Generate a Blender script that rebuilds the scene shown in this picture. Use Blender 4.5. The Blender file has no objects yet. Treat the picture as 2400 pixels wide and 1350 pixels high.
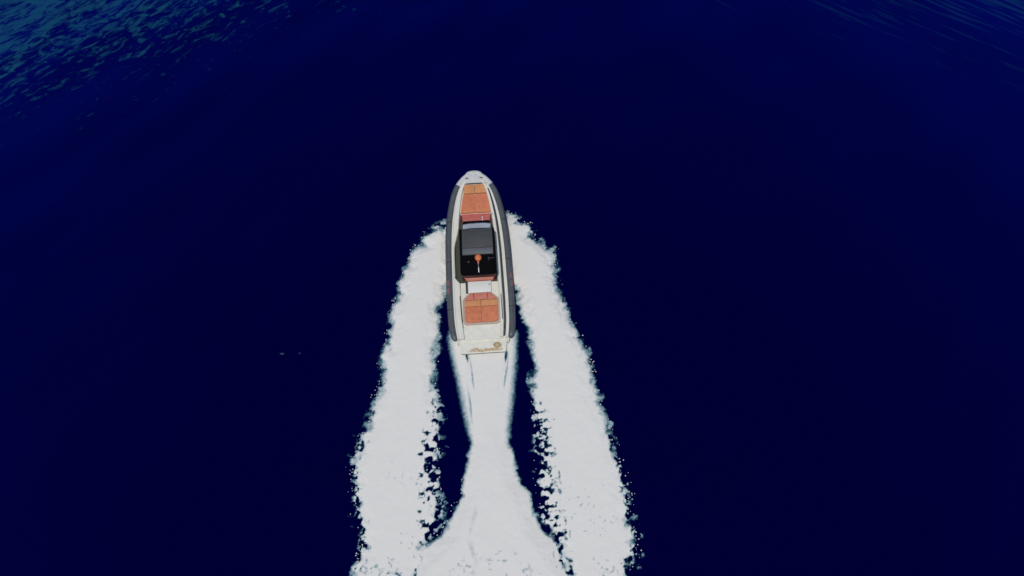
import bpy, bmesh, math, random
import numpy as np
from mathutils import Vector, Matrix
R = math.radians
random.seed(4)
sc = bpy.context.scene
col = sc.collection

# ------------------------------------------------------------------ camera
PITCH, DIST, HFOV = R(65), 44.0, R(70)
cam_d = bpy.data.cameras.new('camera'); cam = bpy.data.objects.new('camera', cam_d); col.objects.link(cam)
cam_d.sensor_width = 36; cam_d.lens = 18/math.tan(HFOV/2); cam_d.clip_start = .1; cam_d.clip_end = 20000
cam.location = (0, -DIST*math.cos(PITCH), DIST*math.sin(PITCH)); cam.rotation_euler = (R(90)-PITCH, 0, 0)
sc.camera = cam
# ------------------------------------------------------------------ sky and sun
SUN_EL, SUN_AZ = R(70), R(-168)          # azimuth from +Y (the boat's way), negative = to the left
w = bpy.data.worlds.new('World'); sc.world = w; w.use_nodes = True
wn = w.node_tree.nodes; wl = w.node_tree.links
bg = wn['Background']; sky = wn.new('ShaderNodeTexSky'); sky.sky_type = 'NISHITA'; sky.sun_disc = False
sky.sun_elevation = SUN_EL; sky.sun_rotation = SUN_AZ
wl.new(sky.outputs[0], bg.inputs[0]); bg.inputs[1].default_value = .075
sd = bpy.data.lights.new('sun', 'SUN'); so = bpy.data.objects.new('sun', sd); col.objects.link(so)
sd.energy = 1.98; sd.angle = R(.5); sd.color = (1, .97, .92)
sdir = Vector((math.sin(SUN_AZ)*math.cos(SUN_EL), math.cos(SUN_AZ)*math.cos(SUN_EL), math.sin(SUN_EL)))
so.rotation_euler = sdir.to_track_quat('Z', 'Y').to_euler(); so.location = (0, 0, 60)
sc.view_settings.view_transform = 'Standard'; sc.view_settings.look = 'None'
sc.view_settings.exposure = 0; sc.view_settings.gamma = 1

# ------------------------------------------------------------------ helpers
Fpx = 1200/math.tan(HFOV/2)
fw = np.array([0, math.cos(PITCH), -math.sin(PITCH)]); up = np.array([0, math.sin(PITCH), math.cos(PITCH)])
CP = np.array([0, -44*math.cos(R(65)), 44*math.sin(R(65))])    # survey point the wake was measured from
def sea_pt(x, y, z=0.1):
    d = fw*Fpx + np.array([x-1200., 0, 0]) + up*(675-y)
    t = (z-CP[2])/d[2]; p = CP+d*t; return (p[0], p[1])

def mat(name, rgb, rough=.5, metal=0, var=.08, scale=6, bump=0, bscale=60, spec=.5, coat=0):
    m = bpy.data.materials.new(name); m.use_nodes = True; N = m.node_tree.nodes; L = m.node_tree.links
    b = N['Principled BSDF']; b.inputs['Roughness'].default_value = rough; b.inputs['Metallic'].default_value = metal
    b.inputs['Specular IOR Level'].default_value = spec; b.inputs['Coat Weight'].default_value = coat
    tc = N.new('ShaderNodeTexCoord'); n = N.new('ShaderNodeTexNoise'); n.inputs['Scale'].default_value = scale; n.inputs['Detail'].default_value = 5
    L.new(tc.outputs['Object'], n.inputs['Vector'])
    cr = N.new('ShaderNodeValToRGB'); cr.color_ramp.elements[0].position = .3; cr.color_ramp.elements[1].position = .7
    cr.color_ramp.elements[0].color = (*[c*(1-var) for c in rgb], 1); cr.color_ramp.elements[1].color = (*[min(1, c*(1+var)) for c in rgb], 1)
    L.new(n.outputs[0], cr.inputs[0]); L.new(cr.outputs[0], b.inputs['Base Color'])
    if bump:
        n2 = N.new('ShaderNodeTexNoise'); n2.inputs['Scale'].default_value = bscale; L.new(tc.outputs['Object'], n2.inputs['Vector'])
        bp = N.new('ShaderNodeBump'); bp.inputs['Strength'].default_value = 1; bp.inputs['Distance'].default_value = bump
        L.new(n2.outputs[0], bp.inputs['Height']); L.new(bp.outputs[0], b.inputs['Normal'])
    return m

def mesh_obj(name, bm, m, parent=None, smooth=True, angle=40):
    me = bpy.data.meshes.new(name)
    bmesh.ops.recalc_face_normals(bm, faces=bm.faces[:])
    bm.to_mesh(me); bm.free()
    if m: me.materials.append(m)
    if smooth:
        me.polygons.foreach_set('use_smooth', [True]*len(me.polygons)); me.set_sharp_from_angle(angle=R(angle))
    o = bpy.data.objects.new(name, me); col.objects.link(o)
    if parent: o.parent = parent
    return o

def add_box(bm, x0, x1, y0, y1, z0, z1, bev=0.02, seg=2, M=None):
    t = bmesh.new(); bmesh.ops.create_cube(t, size=1)
    for v in t.verts: v.co = Vector((x0+(v.co.x+.5)*(x1-x0), y0+(v.co.y+.5)*(y1-y0), z0+(v.co.z+.5)*(z1-z0)))
    if bev: bmesh.ops.bevel(t, geom=t.edges[:], offset=bev, segments=seg, profile=.5, affect='EDGES')
    if M: t.transform(M)
    merge(bm, t)
def merge(bm, t):
    me = bpy.data.meshes.new('tmp'); t.to_mesh(me); t.free(); bm.from_mesh(me); bpy.data.meshes.remove(me)
def add_prism(bm, pts, z0, z1, bev=.03, seg=3, M=None, dome=0):
    t = bmesh.new()
    vs = [t.verts.new((x, y, z0)) for x, y in pts]; f = t.faces.new(vs)
    r = bmesh.ops.extrude_face_region(t, geom=[f]); top = [g for g in r['geom'] if isinstance(g, bmesh.types.BMVert)]
    for v in top: v.co.z = z1
    bmesh.ops.recalc_face_normals(t, faces=t.faces[:])
    if bev: bmesh.ops.bevel(t, geom=t.edges[:], offset=bev, segments=seg, profile=.5, affect='EDGES', clamp_overlap=True)
    if M: t.transform(M)
    merge(bm, t)
def round_poly(pts, r, n=5):
    """pts with corner radii: round every corner"""
    out = []
    k = len(pts)
    for i in range(k):
        p = Vector(pts[i][:2]); a = Vector(pts[i-1][:2]); b = Vector(pts[(i+1) % k][:2])
        rr = pts[i][2] if len(pts[i]) > 2 else r
        if rr <= 0: out.append(tuple(p)); continue
        u = (a-p).normalized()*rr; v = (b-p).normalized()*rr
        for j in range(n+1):
            t = j/n; out.append(tuple(p+u*(1-t)**2+v*t**2))
    return out
def add_tube(bm, pts, rad, seg=12, cap=True):
    pts = [Vector(p) for p in pts]; rads = rad if isinstance(rad, (list, tuple)) else [rad]*len(pts)
    rings = []; n = len(pts)
    for i, p in enumerate(pts):
        t = (pts[min(i+1, n-1)]-pts[max(i-1, 0)]).normalized()
        ref = Vector((0, 0, 1)) if abs(t.z) < .95 else Vector((1, 0, 0))
        s = t.cross(ref).normalized(); u = s.cross(t).normalized()
        rings.append([bm.verts.new(p+(s*math.cos(a)+u*math.sin(a))*rads[i]) for a in [2*math.pi*k/seg for k in range(seg)]])
    for a, b in zip(rings, rings[1:]):
        for k in range(seg): bm.faces.new((a[k], a[(k+1) % seg], b[(k+1) % seg], b[k]))
    if cap: bm.faces.new(rings[0]); bm.faces.new(rings[-1][::-1])
def add_loft(bm, secs, close=False, caps=True):
    rows = [[bm.verts.new(p) for p in s] for s in secs]; n = len(rows[0])
    for a, b in zip(rows, rows[1:]):
        for k in range(n if close else n-1): bm.faces.new((a[k], a[(k+1) % n], b[(k+1) % n], b[k]))
    if caps and close: bm.faces.new(rows[0]); bm.faces.new(rows[-1][::-1])
def add_sphere(bm, c, r, sx=1, sy=1, sz=1, u=16, v=10):
    t = bmesh.new(); bmesh.ops.create_uvsphere(t, u_segments=u, v_segments=v, radius=r)
    for q in t.verts: q.co = Vector((c[0]+q.co.x*sx, c[1]+q.co.y*sy, c[2]+q.co.z*sz))
    merge(bm, t)
def interp(x, tab):
    return float(np.interp(x, [a for a, _ in tab], [b for _, b in tab]))
def smooth_interp(x, tab):
    # averaged linear interpolation = smooth curve
    return sum(interp(x+d, tab) for d in (-.3, -.15, 0, .15, .3))/5

# numpy value noise
rs = np.random.RandomState(7)
TAB = rs.rand(512, 512)
def vnoise(x, y):
    xi = np.floor(x).astype(int); yi = np.floor(y).astype(int); fx = x-xi; fy = y-yi
    fx = fx*fx*(3-2*fx); fy = fy*fy*(3-2*fy)
    g = lambda a, b: TAB[a % 512, b % 512]
    return (g(xi, yi)*(1-fx)+g(xi+1, yi)*fx)*(1-fy)+(g(xi, yi+1)*(1-fx)+g(xi+1, yi+1)*fx)*fy
def fbm(x, y, o=4, gain=.5):
    s = 0; a = 1; t = 0; c, d = math.cos(.6), math.sin(.6)
    for k in range(o):
        s = s+a*vnoise(x+31.7*k, y+17.3*k); t += a; a *= gain
        x, y = (c*x-d*y)*2.03, (d*x+c*y)*2.03
    return s/t
def sstep(a, b, x):
    t = np.clip((x-a)/(b-a), 0, 1); return t*t*(3-2*t)

# ------------------------------------------------------------------ the sea
def sea_height(X, Y):
    fall = 1/(1+((X/70)**2+(Y/70)**2)**2)
    h = .030*np.sin(X*.55+Y*.35+1.3*fbm(X*.1, Y*.1, 2))+.022*np.sin(-X*.3+Y*.8+2)+.018*np.sin(X*1.1-Y*.9+3*fbm(X*.2, Y*.2, 2))
    return h*fall
def axis(lo, hi, st):
    a = list(np.arange(lo, hi+st/2, st)); s = st; p = a[-1]
    while p < 7000: s *= 1.25; p += s; a.append(p)
    s = st; p = a[0]; pre = []
    while p > -7000: s *= 1.25; p -= s; pre.append(p)
    return np.array(pre[::-1]+a)
def grid_mesh(name, X, Y, Z, keep=None, attrs=None):
    ny, nx = X.shape
    idx = np.arange(nx*ny).reshape(ny, nx)
    q = np.stack([idx[:-1, :-1], idx[:-1, 1:], idx[1:, 1:], idx[1:, :-1]], -1).reshape(-1, 4)
    if keep is not None:
        kf = keep.reshape(-1)[q].any(1); q = q[kf]
    used = np.unique(q); rem = -np.ones(nx*ny, int); rem[used] = np.arange(len(used)); q = rem[q]
    co = np.stack([X.reshape(-1)[used], Y.reshape(-1)[used], Z.reshape(-1)[used]], -1)
    me = bpy.data.meshes.new(name)
    me.vertices.add(len(co)); me.vertices.foreach_set('co', co.astype('f').ravel())
    me.loops.add(len(q)*4); me.loops.foreach_set('vertex_index', q.astype('i').ravel())
    me.polygons.add(len(q)); me.polygons.foreach_set('loop_start', np.arange(0, len(q)*4, 4, dtype='i'))
    me.update(calc_edges=True); me.validate()
    me.polygons.foreach_set('use_smooth', [True]*len(me.polygons))
    for k, v in (attrs or {}).items():
        at = me.attributes.new(k, 'FLOAT', 'POINT'); at.data.foreach_set('value', v.reshape(-1)[used].astype('f'))
    o = bpy.data.objects.new(name, me); col.objects.link(o); return o

ax = axis(-46, 46, .3); ay = axis(-24, 40, .3)
X, Y = np.meshgrid(ax, ay)
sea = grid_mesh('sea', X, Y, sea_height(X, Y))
sea['kind'] = 'structure'

class NT:
    def __init__(s, m): m.use_nodes = True; s.N = m.node_tree.nodes; s.L = m.node_tree.links
    def n(s, t, **k):
        o = s.N.new(t)
        for a, b in k.items():
            if a.startswith('i_'): o.inputs[a[2:].replace('_', ' ')].default_value = b
            else: setattr(o, a, b)
        return o
    def m(s, op, *a, clamp=False):
        o = s.N.new('ShaderNodeMath'); o.operation = op; o.use_clamp = clamp
        for i, v in enumerate(a):
            if hasattr(v, 'links'): s.L.new(v, o.inputs[i])
            else: o.inputs[i].default_value = v
        return o.outputs[0]
    def ss(s, v, a, b, to0=0, to1=1):
        o = s.N.new('ShaderNodeMapRange'); o.interpolation_type = 'SMOOTHSTEP'
        s.L.new(v, o.inputs[0]); o.inputs[1].default_value = a; o.inputs[2].default_value = b
        o.inputs[3].default_value = to0; o.inputs[4].default_value = to1; return o.outputs[0]

sm = bpy.data.materials.new('sea_water'); t = NT(sm); N, L = t.N, t.L; N.clear()
geo = t.n('ShaderNodeNewGeometry'); sep = t.n('ShaderNodeSeparateXYZ'); L.new(geo.outputs['Position'], sep.inputs[0])
x, y = sep.outputs[0], sep.outputs[1]
def ripple(ang, sa, sc_, seed, dist=.6, detail=2, rough=.5):
    # noise drawn out along crests that run at angle ang
    a = t.m('ADD', t.m('MULTIPLY', x, math.cos(ang)), t.m('MULTIPLY', y, math.sin(ang)))
    b = t.m('ADD', t.m('MULTIPLY', x, -math.sin(ang)), t.m('MULTIPLY', y, math.cos(ang)))
    c = t.n('ShaderNodeCombineXYZ'); L.new(t.m('MULTIPLY', a, sa), c.inputs[0]); L.new(t.m('MULTIPLY', b, sc_), c.inputs[1]); c.inputs[2].default_value = seed
    n = t.n('ShaderNodeTexNoise', i_Scale=1.0, i_Detail=detail, i_Roughness=rough, i_Distortion=dist); L.new(c.outputs[0], n.inputs['Vector']); return n.outputs[0]
# breeze patch to the upper left, and faint long ripples to the upper right
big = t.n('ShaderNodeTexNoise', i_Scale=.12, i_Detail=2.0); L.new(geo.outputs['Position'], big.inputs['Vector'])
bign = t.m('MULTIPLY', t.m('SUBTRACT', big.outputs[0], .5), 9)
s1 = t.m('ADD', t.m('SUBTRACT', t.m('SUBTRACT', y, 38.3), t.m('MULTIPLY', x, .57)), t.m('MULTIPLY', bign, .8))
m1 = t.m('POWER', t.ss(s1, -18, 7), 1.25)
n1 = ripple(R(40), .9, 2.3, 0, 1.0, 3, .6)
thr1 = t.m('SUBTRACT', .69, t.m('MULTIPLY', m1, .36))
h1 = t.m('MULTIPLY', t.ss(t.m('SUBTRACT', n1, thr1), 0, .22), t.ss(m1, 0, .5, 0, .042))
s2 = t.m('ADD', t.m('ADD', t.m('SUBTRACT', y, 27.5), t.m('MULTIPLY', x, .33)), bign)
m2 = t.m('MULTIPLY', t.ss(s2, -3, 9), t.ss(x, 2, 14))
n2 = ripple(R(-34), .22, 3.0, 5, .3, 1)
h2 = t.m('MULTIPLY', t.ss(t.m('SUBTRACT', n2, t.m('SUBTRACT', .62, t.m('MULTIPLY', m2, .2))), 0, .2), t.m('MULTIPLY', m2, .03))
n3 = ripple(R(25), 1.2, 2.4, 9, .5, 3)
H = t.m('ADD', t.m('ADD', h1, h2), t.m('MULTIPLY', n3, .006))
bp = t.n('ShaderNodeBump'); bp.inputs['Strength'].default_value = 1; bp.inputs['Distance'].default_value = 1; L.new(H, bp.inputs['Height'])
dif = t.n('ShaderNodeBsdfDiffuse'); L.new(bp.outputs[0], dif.inputs['Normal'])
mixc = t.n('ShaderNodeMix', data_type='RGBA'); mixc.inputs['A'].default_value = (.0002, .0002, .034, 1); mixc.inputs['B'].default_value = (.010, .088, .100, 1)  # teal B: sky reflected on the ripple crests, put into the diffuse colour
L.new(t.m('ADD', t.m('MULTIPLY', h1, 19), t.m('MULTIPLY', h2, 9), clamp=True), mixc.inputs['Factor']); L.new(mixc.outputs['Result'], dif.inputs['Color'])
gl = t.n('ShaderNodeBsdfGlossy'); gl.inputs['Roughness'].default_value = .25; gl.inputs['Color'].default_value = (.012, .05, 1, 1)
bp2 = t.n('ShaderNodeBump'); bp2.inputs['Strength'].default_value = 1; bp2.inputs['Distance'].default_value = .12; L.new(H, bp2.inputs['Height']); L.new(bp2.outputs[0], gl.inputs['Normal'])
fr = t.n('ShaderNodeFresnel'); fr.inputs['IOR'].default_value = 1.33
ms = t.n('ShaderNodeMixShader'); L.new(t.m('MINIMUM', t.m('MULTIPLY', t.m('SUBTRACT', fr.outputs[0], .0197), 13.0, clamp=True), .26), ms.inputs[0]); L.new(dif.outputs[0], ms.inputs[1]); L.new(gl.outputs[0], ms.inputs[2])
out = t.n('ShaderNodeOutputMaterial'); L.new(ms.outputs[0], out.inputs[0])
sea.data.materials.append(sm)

# ------------------------------------------------------------------ foam of the wake
fm = bpy.data.materials.new('foam'); t = NT(fm); N, L = t.N, t.L; N.clear()
at = t.n('ShaderNodeAttribute', attribute_name='dens'); den = at.outputs['Fac']
geo = t.n('ShaderNodeNewGeometry')
nf = t.n('ShaderNodeTexNoise', i_Scale=5.0, i_Detail=5.0, i_Roughness=.6); L.new(geo.outputs['Position'], nf.inputs['Vector'])
d2 = t.m('ADD', den, t.m('MULTIPLY', t.m('SUBTRACT', nf.outputs[0], .5), .5))
alpha = t.ss(d2, .0, .42)
white = t.ss(d2, .08, .85)
mx = t.n('ShaderNodeMix', data_type='RGBA'); mx.inputs['A'].default_value = (.07, .22, .28, 1); mx.inputs['B'].default_value = (.785, .765, .72, 1); L.new(white, mx.inputs['Factor'])
bp = t.n('ShaderNodeBump'); bp.inputs['Distance'].default_value = .02; bp.inputs['Strength'].default_value = .6; L.new(nf.outputs[0], bp.inputs['Height'])
dif = t.n('ShaderNodeBsdfDiffuse'); L.new(mx.outputs['Result'], dif.inputs['Color']); L.new(bp.outputs[0], dif.inputs['Normal'])
tr = t.n('ShaderNodeBsdfTransparent'); ms = t.n('ShaderNodeMixShader'); L.new(alpha, ms.inputs[0]); L.new(tr.outputs[0], ms.inputs[1]); L.new(dif.outputs[0], ms.inputs[2])
out = t.n('ShaderNodeOutputMaterial'); L.new(ms.outputs[0], out.inputs[0])

def sdist(X, Y, poly):
    P = np.array([sea_pt(*p) for p in poly]); best = np.full(X.shape, 1e9); ins = np.zeros(X.shape, bool)
    for a, b in zip(P, np.roll(P, -1, 0)):
        d = b-a; L2 = (d**2).sum()+1e-9
        tt = np.clip(((X-a[0])*d[0]+(Y-a[1])*d[1])/L2, 0, 1)
        best = np.minimum(best, (X-a[0]-tt*d[0])**2+(Y-a[1]-tt*d[1])**2)
        c = (a[1] > Y) != (b[1] > Y)
        ins ^= c & (X < (b[0]-a[0])*(Y-a[1])/(b[1]-a[1]+1e-12)+a[0])
    return np.where(ins, 1, -1)*np.sqrt(best)
def polyline(pts):
    return np.array([sea_pt(*p) for p in pts])
def line_x(Yv, pts):
    P = polyline(pts); o = np.argsort(P[:, 1]); return np.interp(Yv, P[o, 1], P[o, 0])

LO = [(1046,512),(1030,522),(1008,536),(990,555),(989,572),(966,585),(964,603),(956,625),(944,640),(936,660),(934,690),(925,715),(913,740),(918,765),(905,795),(904,820),(892,838),(896,870),(886,910),(880,930),(872,965),(868,985),(856,1010),(841,1030),(836,1060),(825,1090),(821,1130),(831,1150),(833,1200),(845,1250),(850,1285),(836,1310),(822,1360),(812,1430),(800,1520)]
LI = [(1064,540),(1062,600),(1058,655),(1044,690),(1035,715),(1030,770),(1026,800),(1021,850),(1021,900),(1028,950),(1031,1000),(1030,1100),(1030,1150),(1034,1205),(1024,1238),(1008,1275),(1000,1300),(990,1350),(975,1430),(965,1520)]
RO = [(1184,500),(1213,508),(1235,524),(1252,541),(1248,553),(1270,570),(1281,588),(1300,583),(1292,605),(1302,625),(1303,660),(1315,690),(1325,715),(1330,745),(1350,770),(1360,795),(1378,820),(1380,845),(1389,856),(1386,880),(1397,905),(1405,935),(1415,960),(1431,990),(1427,1010),(1440,1045),(1451,1080),(1465,1110),(1466,1150),(1482,1170),(1476,1210),(1495,1245),(1492,1290),(1480,1330),(1478,1380),(1500,1450),(1520,1520)]
RI = [(1168,520),(1178,600),(1188,650),(1208,686),(1226,740),(1238,800),(1248,850),(1244,900),(1249,950),(1254,1000),(1249,1050),(1255,1100),(1256,1150),(1265,1200),(1283,1240),(1305,1285),(1320,1350),(1340,1430),(1350,1520)]
CL = [(1080,770),(1055,780),(1054,800),(1064,850),(1076,900),(1086,950),(1096,1000),(1103,1040),(1096,1080),(1085,1120),(1078,1160),(1061,1200),(1042,1240),(1010,1272),(985,1290),(965,1350),(950,1430),(940,1520)]
CR = [(1180,770),(1208,780),(1209,800),(1207,850),(1203,900),(1198,950),(1192,1000),(1192,1040),(1203,1060),(1210,1090),(1225,1130),(1241,1160),(1256,1200),(1271,1238),(1306,1278),(1335,1350),(1350,1430),(1360,1520)]
py = lambda v: sea_pt(1200, v)[1]
def make_foam(name, outer, inner, side, label):
    poly = outer+inner[::-1]; P = polyline(poly)
    st = .045
    xs = np.arange(P[:, 0].min()-.8, P[:, 0].max()+.8, st); ys = np.arange(P[:, 1].min(), P[:, 1].max()+.6, st)
    X, Y = np.meshgrid(xs, ys)
    down = sstep(py(850), py(1250), Y)                 # further from the boat: more broken up
    wq = 1 if side else .45
    wx = (fbm(X*1.5, Y*1.5, 5, .6)-.5)*.8*wq; wy = (fbm(X*1.5+50, Y*1.5+9, 5, .6)-.5)*.6
    near = sstep(py(960), py(1120), Y) if side == 0 else 1
    d = sdist(X+wx*near, Y+wy*near, poly)
    n = fbm(X*3.1, Y*3.1, 4)-.5
    D = d*(3.2-.4*down+(0 if side else 3.0*near))+(.62+n*(1.2+1.5*down) if side else .75-.35*near+n*1.9*near)
    rid = 1-np.abs(2*fbm(X*1.9+7, Y*1.9, 3)-1)*3.2      # thin curling gaps
    blob = fbm(X*4.3+90, Y*4.3, 4)
    if side:
        xi = line_x(Y, inner); xo = line_x(Y, outer); u = np.clip(np.abs(X-xi)/np.maximum(.4, np.abs(xo-xi)), 0, 1)
        pin = sstep(.42, .04, u)*sstep(py(870), py(1050), Y)*(1-.75*sstep(py(1225), py(1290), Y))
        pout = sstep(.86, 1.0, u)*sstep(py(980), py(1080), Y)
        pbot = sstep(py(1220), py(1350), Y)*.33
        start = sstep(py(600), py(535), Y)
        pr = np.maximum(np.maximum(pin*.9, pout*.65), pbot); pr = np.maximum(pr, .12)
        D -= start*1.0*sstep(.38, .64, fbm(X*2.0+3, Y*2.6, 4))*np.clip(D, 0, 1.5)
    else:
        pr = sstep(py(1230), py(1350), Y)*.27
        c = line_x(Y, [(1160, 700), (1110, 1180), (1108, 1350), (1105, 1520)])
        streak = np.exp(-((X-c+.15*np.sin(Y*2.1))/.22)**2)*sstep(py(1060), py(1250), Y)
        D -= 0
    gap = np.maximum(sstep(.56-.16*pr, .76-.12*pr, blob), sstep(.82, 1.0, rid)*sstep(.48, .56, fbm(X*.9+20, Y*.9, 2))*(pr > .3))
    gap = gap*sstep(.05, .5, pr)+.8*sstep(.73, .80, blob)*.5
    gap = np.maximum(gap, .8*sstep(.70, .84, vnoise(X*7+5, Y*7))*sstep(.50, .62, fbm(X*.8+70, Y*.8, 3))*sstep(py(880), py(1200), Y))
    D = np.minimum(D, 2.2)-gap*(1.25+1.25*pr)*sstep(0, .15, pr+.05)
    dens = D*.5
    if not side:
        dens = np.where(streak > .01, np.minimum(dens, 1.0-.5*streak*(.1+fbm(X*3, Y*1.2, 3))), dens)
        # faint long furrows behind the transom, where the wash runs off the chines
        for pts, wd, am in (([(1092,828),(1101,880),(1109,950),(1112,1010)], .22, .75), ([(1186,828),(1179,880),(1172,935)], .24, .75)):
            cx = line_x(Y, pts); P2 = polyline(pts)
            win = sstep(P2[:, 1].min()-.3, P2[:, 1].min()+1.2, Y)*sstep(P2[:, 1].max()+.5, P2[:, 1].max(), Y)
            fil = sstep(.34, .56, fbm((X-cx)*5.5+40, Y*.6, 3))
            dens = np.minimum(dens, .95-1.15*am*np.exp(-((X-cx)/wd)**2)*win*(.15+.85*fil))
    Z = .12+np.clip(d, 0, .8)*.10+.04*(fbm(X*1.1, Y*1.1, 3)-.5)+.02*(fbm(X*4, Y*4, 3)-.5)
    if side:                                            # the thrown-up spray stands higher near the bow
        Z += .22*np.clip(d, 0, .7)*sstep(py(1000), py(560), Y)
    else:                                               # hollow behind the transom, hump further aft
        Z += .12*np.clip(d, 0, 1)*sstep(py(980), py(1150), Y)
    Z = np.where(dens < .15, np.minimum(Z, .12+.02), Z)
    o = grid_mesh(name, X, Y, Z, dens > -.28, {'dens': dens})
    o.data.materials.append(fm)
    # flecks of spray thrown just outside the edge
    bm = bmesh.new()
    rnd = random.Random(side+5); k = 0
    lay = []
    for _ in range(190 if side else 50):
        e = outer if rnd.random() < .8 or not side else inner
        i = rnd.randrange(len(e)-2); a = Vector(sea_pt(*e[i])); b = Vector(sea_pt(*e[i+1])); p = a.lerp(b, rnd.random())
        if not side and e is outer and i < 8: continue
        off = abs(rnd.gauss(0, .16))-.10; sgn = side if e is outer else -side
        if side == 0: sgn = -1
        p.x += sgn*off; p.y += rnd.gauss(0, .1)
        r = rnd.uniform(.012, .030)*(1 if off < .25 else .6)
        tb = bmesh.new(); bmesh.ops.create_icosphere(tb, subdivisions=1, radius=r)
        z = .10+rnd.random()*.25*(1 if side else .3)
        for v in tb.verts: v.co = Vector((p.x+v.co.x*rnd.uniform(.9, 1.5), p.y+v.co.y*1.3, z+v.co.z*.7))
        merge(bm, tb)
    me2 = bpy.data.meshes.new('fl'); bm.to_mesh(me2); bm.free()
    a2 = me2.attributes.new('dens', 'FLOAT', 'POINT'); a2.data.foreach_set('value', [1.2]*len(me2.vertices))
    bm = bmesh.new(); bm.from_mesh(o.data); bm.from_mesh(me2); bm.to_mesh(o.data); bm.free(); bpy.data.meshes.remove(me2)
    o['kind'] = 'stuff'; o['label'] = label
    return o
make_foam('bow_wave_foam', LO, LI, -1, 'white foam band of the wake on the left side of the speedboat')
make_foam('bow_wave_foam', RO, RI, 1, 'white foam band of the wake on the right side of the speedboat')
make_foam('stern_wash_foam', CL, CR, 0, 'white propeller wash foam streaming straight behind the transom')

# two faint scraps of old foam drifting out to the left
fx, fy = sea_pt(682, 829)
X, Y = np.meshgrid(np.arange(fx-1.3, fx+1.3, .04), np.arange(fy-.4, fy+.4, .04))
q = .34*np.exp(-((X-fx+.52)/.20)**2-((Y-fy)/.08)**2)+.20*np.exp(-((X-fx-.5)/.14)**2-((Y-fy-.03)/.09)**2)+.10*np.exp(-((X-fx-.1)/.4)**2-((Y-fy)/.03)**2)-.02
q = q-.10*fbm(X*9, Y*9, 3)
o = grid_mesh('drifting_foam', X, Y, .10+0*X, q > -.1, {'dens': q-.06}); o.data.materials.append(fm)
o['kind'] = 'stuff'; o['label'] = 'tiny faint scraps of foam drifting alone on the dark sea left of the wake'

# ------------------------------------------------------------------ the boat
M_gel = mat('gelcoat', (.76, .74, .65), .35, var=.04, scale=1.5, coat=.3)
M_deck = mat('deck_nonskid', (.75, .73, .64), .7, var=.07, scale=3, bump=.002, bscale=150)
M_bow = mat('bow_cap', (.60, .60, .58), .45, var=.08, scale=5)
M_tube = mat('tube_grey', (.082, .092, .102), .42, var=.12, scale=3, bump=.003, bscale=25)
M_str = mat('strake', (.03, .032, .036), .6)
M_or = mat('cushion_orange', (.62, .19, .088), .7, var=.14, scale=5, bump=.004, bscale=90)
M_tan = mat('cushion_tan', (.62, .27, .11), .7, var=.10, scale=7, bump=.004, bscale=90)
M_red2 = mat('cushion_coral', (.58, .19, .13), .65, var=.12, scale=5, bump=.003, bscale=90)
M_red = mat('cushion_red', (.52, .12, .105), .65, var=.12, scale=5, bump=.003, bscale=90)
M_pip = mat('piping', (.20, .05, .025), .7)
M_blk = mat('black_panel', (.002, .002, .003), .85, var=.3, scale=4, spec=.08)
M_top = mat('hardtop_grey', (.055, .058, .062), .55, var=.15, scale=2.5, spec=.4)
M_topl = mat('hardtop_edge', (.10, .105, .12), .5, var=.12, scale=3)
M_steel = mat('steel', (.6, .6, .62), .25, metal=1)
M_gls = mat('windscreen', (.42, .52, .62), .12, var=.25, scale=1.2, coat=.6)
M_teak = mat('teak', (.62, .50, .34), .7, var=.35, scale=9)
M_dome = mat('dome_orange', (.70, .18, .05), .45, var=.06)
M_white = mat('white_plastic', (.77, .76, .72), .4, var=.03)
M_floor = mat('sole', (.10, .10, .085), .8, var=.2, scale=4)
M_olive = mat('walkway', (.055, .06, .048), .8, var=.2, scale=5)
M_rope = mat('rope', (.50, .37, .21), .9, var=.3, scale=25)

boat = bpy.data.objects.new('speedboat', None); col.objects.link(boat)
boat.location = (-1.609, -4.272, .0); boat.rotation_euler = (R(3), 0, R(3.897))
boat['label'] = 'grey and cream rigid inflatable speedboat with orange cushions racing ahead of its white wake'
boat['category'] = 'speedboat'
def part(name, bm, m, parent=None, label=None, smooth=True, angle=40):
    o = mesh_obj(name, bm, m, parent or boat, smooth, angle)
    if label: o['label'] = label
    return o

OUT = [(-.2, 1.55), (.7, 1.80), (1.7, 1.92), (3, 1.955), (4.5, 1.95), (6.4, 1.93), (7.5, 1.875), (8.4, 1.79), (9.3, 1.64), (10.2, 1.42), (10.7, 1.18), (11.1, .84), (11.4, .50), (11.63, .0)]
def outw(yy): return smooth_interp(yy, OUT)
def sheer(yy): return .72+.35*max(0, (yy-5)/6.6)**1.6

# hull: V bottom, chine, topside
bm = bmesh.new(); secs = []
for i in range(33):
    yy = .55+(11.45-.55)*i/32; f = max(0, (yy-6)/5.45)
    wv = max(.03, outw(yy)-.27-.25*f**3) if yy < 11.2 else max(.02, outw(yy)*.55)
    wc = wv*(.93-.55*f**1.8); kz = -.45+1.05*f**2.2; cz = -.02+.62*f**1.7; tz = sheer(yy)-.02
    e = min(.25, wv*.3)
    secs.append([(-wv+e, yy, tz-.36), (-wv+e*.4, yy, tz), (-wv, yy, tz), (-wv*.99, yy, (tz+cz)/2), (-wc, yy, cz), (-wc*.5, yy, (cz+kz)/2+.02), (0, yy, kz), (wc*.5, yy, (cz+kz)/2+.02), (wc, yy, cz), (wv*.99, yy, (tz+cz)/2), (wv, yy, tz), (wv-e*.4, yy, tz), (wv-e, yy, tz-.36)])
add_loft(bm, secs, close=True, caps=True); part('hull', bm, M_gel, angle=30)

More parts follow.
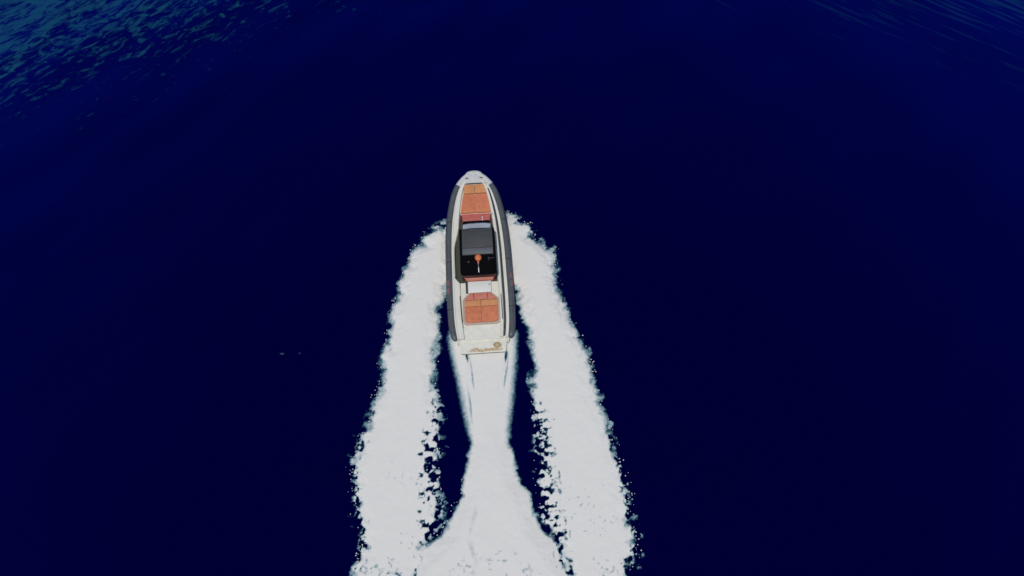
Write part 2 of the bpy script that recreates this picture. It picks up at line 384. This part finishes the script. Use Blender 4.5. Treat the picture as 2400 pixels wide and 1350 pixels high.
# side tubes
def tube_path(y0, y1, n, side):
    return [(side*(outw(yy)-.19), yy, sheer(yy)+.02) for yy in np.linspace(y0, y1, n)]
for s in (-1, 1):
    bm = bmesh.new(); y0 = .70
    pts = tube_path(y0+.28, 10.62, 50, s); rad = [.187]*42+[.187-.008*k/8 for k in range(8)]
    p0 = pts[0]; pre = [(p0[0]-s*.10, y0, p0[2]), (p0[0]-s*.085, y0+.05, p0[2]), (p0[0]-s*.05, y0+.14, p0[2])]
    add_tube(bm, pre+pts, [.05, .11, .16]+rad, 20)
    tb = part('tube', bm, M_tube)
    bm = bmesh.new()
    add_tube(bm, [(s*(outw(yy)+.0), yy, sheer(yy)-.02) for yy in np.linspace(1.2, 10.5, 50)], .035, 8)
    part('rubbing_strake', bm, M_str, tb)
    # seams and the reddish carrying patches
    for yy in (2.6, 5.6, 8.2):
        bm = bmesh.new(); c = Vector((s*(outw(yy)-.19), yy, sheer(yy)+.02))
        add_tube(bm, [c+Vector((0, -.03, 0)), c+Vector((0, .03, 0))],   .190, 20, cap=False); part('seam_band', bm, M_str, tb)
    for yy in ((3.75, 4.25) if s < 0 else (4.0, 4.5)):
        bm = bmesh.new(); c = Vector((s*(outw(yy)-.19), yy, sheer(yy)+.02)); rows = []
        for yo in (-.17, .17):
            rows.append([(c.x+s*math.cos(a)*.193, yy+yo, c.z+math.sin(a)*.193) for a in np.linspace(R(5), R(75), 8)])
        add_loft(bm, rows); part('tube_patch', bm, mat('patch', (.27, .11, .13), .7), tb, 'faded red patch on the grey tube')
# bow nose, light grey
bm = bmesh.new(); pts = []; rad = []
ybs = list(np.linspace(10.62, 11.30, 10))
lp = [(-(outw(yy)-.19), yy, sheer(yy)+.02) for yy in ybs]
for q in range(9):
    a = R(-90+22.5*q); e = lp[-1]
    if 0 < q < 8: lp_mid = None
arc = [(math.sin(R(-80+20*k))*abs(lp[-1][0]), 11.33+.12*math.cos(R(-80+20*k)), lp[-1][2]+.01) for k in range(9)]
pts = lp+arc+[(-p[0], p[1], p[2]) for p in lp[::-1]]
add_tube(bm, pts, .18, 18); part('bow_nose', bm, M_bow)

# deck moulding: coaming ridge, flange and groove, both sides
def cx(yy, f): return f*min(1, (outw(yy)-.40*(1 if yy < 9 else 1-.15*(yy-9)))/1.55)
for s in (-1, 1):
    bm = bmesh.new(); secs = []
    for yy in np.linspace(.75, 10.85, 60):
        z = sheer(yy); k = (outw(yy)-.40)/1.55
        if s > 0: prof = ((1.05, z-.22), (1.06, z+.18), (1.10, z+.23), (1.25, z+.23), (1.28, z+.19), (1.295, z+.02), (1.42, z+.02), (1.43, z+.13), (1.60, z+.12))
        else:
            q = float(sstep(7.9, 6.3, yy)*sstep(4.2, 4.5, yy)); i0 = 1.16+.27*q
            prof = ((i0-.02, z-.22), (i0-.01, z+.18), (i0+.03, z+.23), (1.49, z+.23), (1.51, z+.21), (1.53, z+.14), (1.55, z+.13), (1.57, z+.13), (1.60, z+.12))
        secs.append([(s*a*k, yy, zz) for a, zz in prof])
    add_loft(bm, secs); part('coaming', bm, M_gel, angle=35)
bm = bmesh.new(); secs = []
for yy in np.linspace(.85, 10.4, 40):
    k = (outw(yy)-.40)/1.55; z = sheer(yy)
    secs.append([(1.30*k, yy, z+.024), (1.30*k, yy, z+.05), (1.415*k, yy, z+.05), (1.415*k, yy, z+.024)])
add_loft(bm, secs, close=True); part('deck_groove', bm, M_str)
# sole (walkways) and bow deck, aft deck
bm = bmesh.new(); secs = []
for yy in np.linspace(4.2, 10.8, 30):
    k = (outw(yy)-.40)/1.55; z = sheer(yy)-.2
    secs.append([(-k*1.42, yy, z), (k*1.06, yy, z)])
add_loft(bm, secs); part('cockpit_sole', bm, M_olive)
bm = bmesh.new(); secs = []
for yy in np.linspace(.72, 4.25, 16):
    k = (outw(yy)-.40)/1.55*1.17; z = .74
    secs.append([(-k, yy, z-.25), (-k, yy, z), (0, yy, z+.015), (k, yy, z), (k, yy, z-.25)])
add_loft(bm, secs); part('aft_deck', bm, M_deck)
bm = bmesh.new(); secs = []
for yy in np.linspace(10.70, 11.36, 9):
    k = max(.05, outw(yy)-.26); z = sheer(yy)+.15
    secs.append([(-k, yy, z-.2), (-k*.95, yy, z), (-k*.5, yy, z+.05), (0, yy, z+.06), (k*.5, yy, z+.05), (k*.95, yy, z), (k, yy, z-.2)])
add_loft(bm, secs); part('bow_deck', bm, M_bow)
for sx in (-.45, .45):
    bm = bmesh.new(); add_tube(bm, [(sx-.10, 11.03, 1.30), (sx+.10, 11.0, 1.30)], .018, 8)
    add_tube(bm, [(sx-.04, 11.02, 1.2), (sx-.04, 11.02, 1.30)], .015, 8); add_tube(bm, [(sx+.04, 11.02, 1.2), (sx+.04, 11.02, 1.30)], .015, 8)
    part('cleat', bm, M_str)
bm = bmesh.new(); add_box(bm, -.10, .10, 11.25, 11.5, 1.2, 1.28, .03); part('anchor_roller', bm, M_bow)

# fore sunpad
bm = bmesh.new(); add_prism(bm, round_poly([(-.70, 10.80, .15), (.70, 10.80, .15), (1.02, 8.72, .05), (-1.02, 8.72, .05)], .1), .62, .90, .02); part('sunpad_base', bm, M_gel)
def quad(xa0, xa1, ya, xb0, xb1, yb, r=.05): return round_poly([(xa0, ya), (xa1, ya), (xb1, yb), (xb0, yb)], r)
for s in (-1, 1):
    bm = bmesh.new(); P = quad(.012, .60, 10.66, .012, .71, 10.06); P = [(s*a, b) for a, b in P]
    add_prism(bm, P, .92, 1.09, .03); part('headrest_cushion', bm, M_tan)
    bm = bmesh.new(); P = quad(.012, .72, 10.03, .012, .94, 8.74); P = [(s*a, b) for a, b in P]
    add_prism(bm, P, .90, 1.03, .03); c = part('sunpad_cushion', bm, M_or)
    bm = bmesh.new(); add_box(bm, s*.03 if s > 0 else -.73, .73 if s > 0 else -.03, 9.93, 9.98, 1.02, 1.045, .01); part('piping', bm, M_tan, c)
    bm = bmesh.new(); add_box(bm, s*.03 if s > 0 else -.88, .88 if s > 0 else -.03, 8.82, 8.90, 1.02, 1.05, .012); part('piping', bm, M_tan, c)
# forward seat in front of the console
bm = bmesh.new(); add_box(bm, -.86, .86, 8.30, 8.74, .62, .90, .05, 3); part('forward_seat', bm, M_red)
bm = bmesh.new(); add_box(bm, -.84, .84, 8.10, 8.32, .70, 1.18, .06, 3); bk = part('forward_backrest', bm, M_red)
bm = bmesh.new(); add_tube(bm, [(-.80, 8.21, 1.2), (.80, 8.21, 1.2)], .035, 10); part('piping', bm, mat('coral', (.58, .18, .15), .6), bk)
bm = bmesh.new(); add_box(bm, .34, .40, 8.08, 8.36, 1.0, 1.22, .02); part('strap', bm, M_white, bk)
for s in (-1, 1):
    bm = bmesh.new(); add_tube(bm, [(s*1.0, 8.85, .70), (s*1.01, 8.80, 1.05), (s*.98, 8.50, 1.08), (s*.95, 8.3, .8)], .022, 8); part('grab_handle', bm, M_steel)
# console and windscreen
bm = bmesh.new(); add_prism(bm, round_poly([(-.82, 8.05), (.82, 8.05), (.80, 6.6), (-.80, 6.6)], .12), .5, 1.28, .05); part('console', bm, M_blk)
bm = bmesh.new(); secs = []
for k in range(7):
    u = k/6; yy = 7.92-.62*u; z = 1.27+.52*u-.05*u*u
    secs.append([(x_, yy-.05*(abs(x_)/.85)**3, z-.02*(abs(x_)/.85)**2) for x_ in np.linspace(-.82, .84, 15)])
add_loft(bm, secs); ws = part('windscreen', bm, M_gls)
md = ws.modifiers.new('s', 'SOLIDIFY'); md.thickness = .015
bm = bmesh.new(); add_tube(bm, [(x_, 7.30-.05*(abs(x_)/.85)**3, 1.76) for x_ in np.linspace(-.84, .86, 15)], .02, 8); part('screen_frame', bm, M_blk, ws)
bm = bmesh.new(); add_box(bm, -.72, .72, 6.55, 7.15, 1.0, 1.42, .06); part('dashboard', bm, M_blk)
bm = bmesh.new()
c0 = Vector((-.38, 6.42, 1.35)); add_tube(bm, [c0+Vector((math.cos(a)*.18, -math.sin(a)*.05, math.sin(a)*.18)) for a in np.linspace(0, 2*math.pi, 25)], .014, 8)
for a in (90, 210, 330): add_tube(bm, [c0, c0+Vector((math.cos(R(a))*.17, -math.sin(R(a))*.05, math.sin(R(a))*.17))], .012, 6)
add_tube(bm, [c0, c0+Vector((0, .2, .05))], .03, 8)
part('steering_wheel', bm, M_str)
for xs_ in (-.42, .42):
    bm = bmesh.new(); add_box(bm, xs_-.26, xs_+.26, 5.55, 6.0, .9, 1.05, .05, 3); add_box(bm, xs_-.14, xs_+.14, 5.65, 5.9, .5, .92, .03); st_ = part('helm_seat', bm, M_blk)
    bm = bmesh.new(); add_box(bm, xs_-.26, xs_+.26, 5.45, 5.58, .95, 1.6, .05, 3); part('backrest', bm, M_blk, st_)
# hardtop: grey roof with a black panel behind, on four posts
bm = bmesh.new(); add_prism(bm, round_poly([(-.86, 6.98), (.90, 6.98), (.90, 5.32), (-.90, 5.32)], .05), 2.28, 2.35, .02, 2); ht = part('hardtop', bm, M_top)
bm = bmesh.new(); add_prism(bm, round_poly([(-.87, 5.72), (.87, 5.72), (.86, 5.36), (-.86, 5.36)], .03), 2.345, 2.375, .012, 2); part('roof_lip', bm, M_topl, ht)
for ya in (5.73, 6.80):
    bm = bmesh.new(); add_box(bm, -.85, .86, ya, ya+.045, 2.345, 2.358, .004); part('roof_seam', bm, M_str, ht)
bm = bmesh.new(); add_prism(bm, round_poly([(-1.02, 6.95, .08), (-.97, 7.02, .04), (1.0, 7.02, .04), (1.04, 6.95, .08), (1.03, 4.10, .22), (-1.05, 4.10, .22)], .1), 2.18, 2.265, .03, 2); part('roof_frame', bm, M_blk)
bm = bmesh.new()
add_tube(bm, [(.55, 5.08, 2.30), (.92, 5.08, 2.29)], .012, 6); add_tube(bm, [(.62, 4.92, 2.285), (.62, 5.16, 2.285)], .010, 6)
part('roof_rail', bm, M_topl, ht)
bm = bmesh.new(); add_sphere(bm, (-.56, 4.92, 2.27), .045, 1, 1, .5); part('roof_light', bm, M_topl, ht)
for sx in (-1, 1):
    for (ya, yb) in ((7.2, 6.95), (4.5, 4.35)):
        bm = bmesh.new(); add_tube(bm, [(sx*.93, ya, .5), (sx*.97, (ya+yb)/2, 1.4), (sx*.95, yb, 2.2)], .035, 10); part('roof_post', bm, M_str)
# orange dome with mast and whip
bm = bmesh.new(); add_tube(bm, [(.0, 4.30, 2.26), (.0, 4.72, 2.46)], [.035, .03], 10); ms_ = part('mast', bm, mat('mast_grey', (.12, .12, .13), .4))
bm = bmesh.new(); add_tube(bm, [(.0, 4.22, 2.30), (.0, 4.46, 2.42)], [.03, .026], 10); part('antenna', bm, M_white, ms_)
bm = bmesh.new(); add_tube(bm, [(.0, 4.70, 2.42), (.0, 4.92, 2.50)], [.05, .08], 12); part('dome_bracket', bm, M_red, ms_)
bm = bmesh.new(); add_sphere(bm, (.01, 5.02, 2.55), .195, 1, 1.05, .8, 24, 14); part('dome', bm, M_dome, ms_, 'round orange dome on the roof')

# rear bench and wet bar
bm = bmesh.new(); add_prism(bm, round_poly([(-.98, 4.66), (.98, 4.66), (.76, 4.28), (-.74, 4.28)], .05), .62, 1.00, .04); part('bench_backrest', bm, M_red2)
bm = bmesh.new(); add_box(bm, -.64, .70, 4.36, 4.46, 1.0, 1.04, .015); part('bench_piping', bm, mat('coral2', (.60, .24, .17), .6))
bm = bmesh.new(); add_box(bm, -.86, .9, 4.72, 5.1, .55, .82, .05, 3); part('bench_seat', bm, M_blk)
bm = bmesh.new(); add_box(bm, -.70, .66, 3.52, 4.24, .70, .98, .04, 3); wb = part('wet_bar', bm, M_white)
bm = bmesh.new(); add_box(bm, .52, .56, 3.92, 4.04, .98, 1.0, .005); part('latch', bm, M_steel, wb)
bm = bmesh.new(); add_box(bm, -.84, -.73, 3.56, 4.22, .72, .90, .02); part('dark_gap_box', bm, M_str)  # dark gap beside the wet bar, put in as a slim dark box
# aft sunpad
bm = bmesh.new(); add_prism(bm, round_poly([(-.70, 3.52, .1), (.68, 3.52, .1), (1.06, 3.15, .1), (1.07, 1.60, .28), (-1.07, 1.60, .28), (-1.06, 3.15, .1)], .1), .70, .86, .03); ab = part('aft_sunpad_base', bm, mat('pad_base', (.45, .36, .30), .6))
bm = bmesh.new(); add_prism(bm, round_poly([(-.62, 3.46, .06), (.60, 3.46, .06), (.94, 3.06, .05), (-.94, 3.06, .05)], .05), .85, 1.02, .04); br = part('aft_backrest', bm, M_red2)
for xx in (-.40, .41):
    bm = bmesh.new(); add_box(bm, xx-.02, xx+.02, 3.10, 3.47, 1.01, 1.03, .005); part('strap', bm, M_pip, br)
for s in (-1, 1):
    bm = bmesh.new(); add_prism(bm, round_poly([(s*.012, 3.03), (s*.93, 3.03), (s*.95, 2.66), (s*.012, 2.66)], .04), .85, 1.02, .035); part('headrest_cushion', bm, M_tan)
    bm = bmesh.new(); add_prism(bm, round_poly([(s*.012, 2.64, .03), (s*.95, 2.64, .03), (s*.96, 1.70, .25), (s*.012, 1.70, .03)], .05), .85, .98, .03); part('sunpad_cushion', bm, M_or)
# rails beside the aft sunpad
bm = bmesh.new(); add_tube(bm, [(-1.19, 3.35, .98), (-1.17, 2.6, 1.0), (-1.14, 1.9, .96), (-1.10, 1.45, .78)], .022, 8); part('grab_rail', bm, M_str)
bm = bmesh.new(); add_tube(bm, [(1.19, 3.35, .98), (1.20, 2.6, 1.0), (1.19, 1.9, .96), (1.24, 1.3, .80)], .022, 8); part('grab_rail', bm, M_str)
# swim platform
bm = bmesh.new(); add_prism(bm, round_poly([(-1.42, .95, .02), (1.40, .95, .02), (1.28, -.04, .12), (-1.28, -.04, .12)], .1),   .40, .60, .03); pl = part('swim_platform', bm, M_deck)
bm = bmesh.new(); add_tube(bm, [(-1.26, -.05, .52), (1.22, -.05, .52)], .014, 8); part('edge_strip', bm, M_str, pl)
bm = bmesh.new()
for k in range(3): add_box(bm, -.92+.12*k, 1.12-.02*k, .03+.06*k, .082+.06*k, .602, .614, .003)
part('teak_strip', bm, M_teak, pl)
bm = bmesh.new(); add_box(bm, -1.3, 1.3,   .74, .80, .55, .73, .01); part('transom_step', bm, M_gel)

# mooring rope lying on the platform: a thing of its own
rp = bmesh.new(); pts = []
rr = random.Random(2)
px_ = py_ = 0
for k in range(110):
    u = k/109; px_ = .7*px_+rr.uniform(-.035, .035); py_ = .75*py_+rr.uniform(-.05, .05)
    pts.append((-.75+1.5*u+px_, .13+.04*math.sin(u*9)+py_, .632+.012*rr.random()))
add_tube(rp, pts, .016, 6)
pts = []
for k in range(120):
    a = k*.31; q = .035+.11*abs(math.sin(k*.043)); pts.append((.80+q*1.5*math.cos(a)+rr.uniform(-.012, .012), .36+q*math.sin(a)+rr.uniform(-.012, .012), .625+.0007*k))
add_tube(rp, pts, .017, 6)
ro = mesh_obj('mooring_rope', rp, M_rope)
ro.matrix_world = Matrix.Translation(boat.location) @ boat.rotation_euler.to_matrix().to_4x4()
ro['label'] = 'tan rope lying loose and coiled on the stern swim platform'; ro['category'] = 'rope'
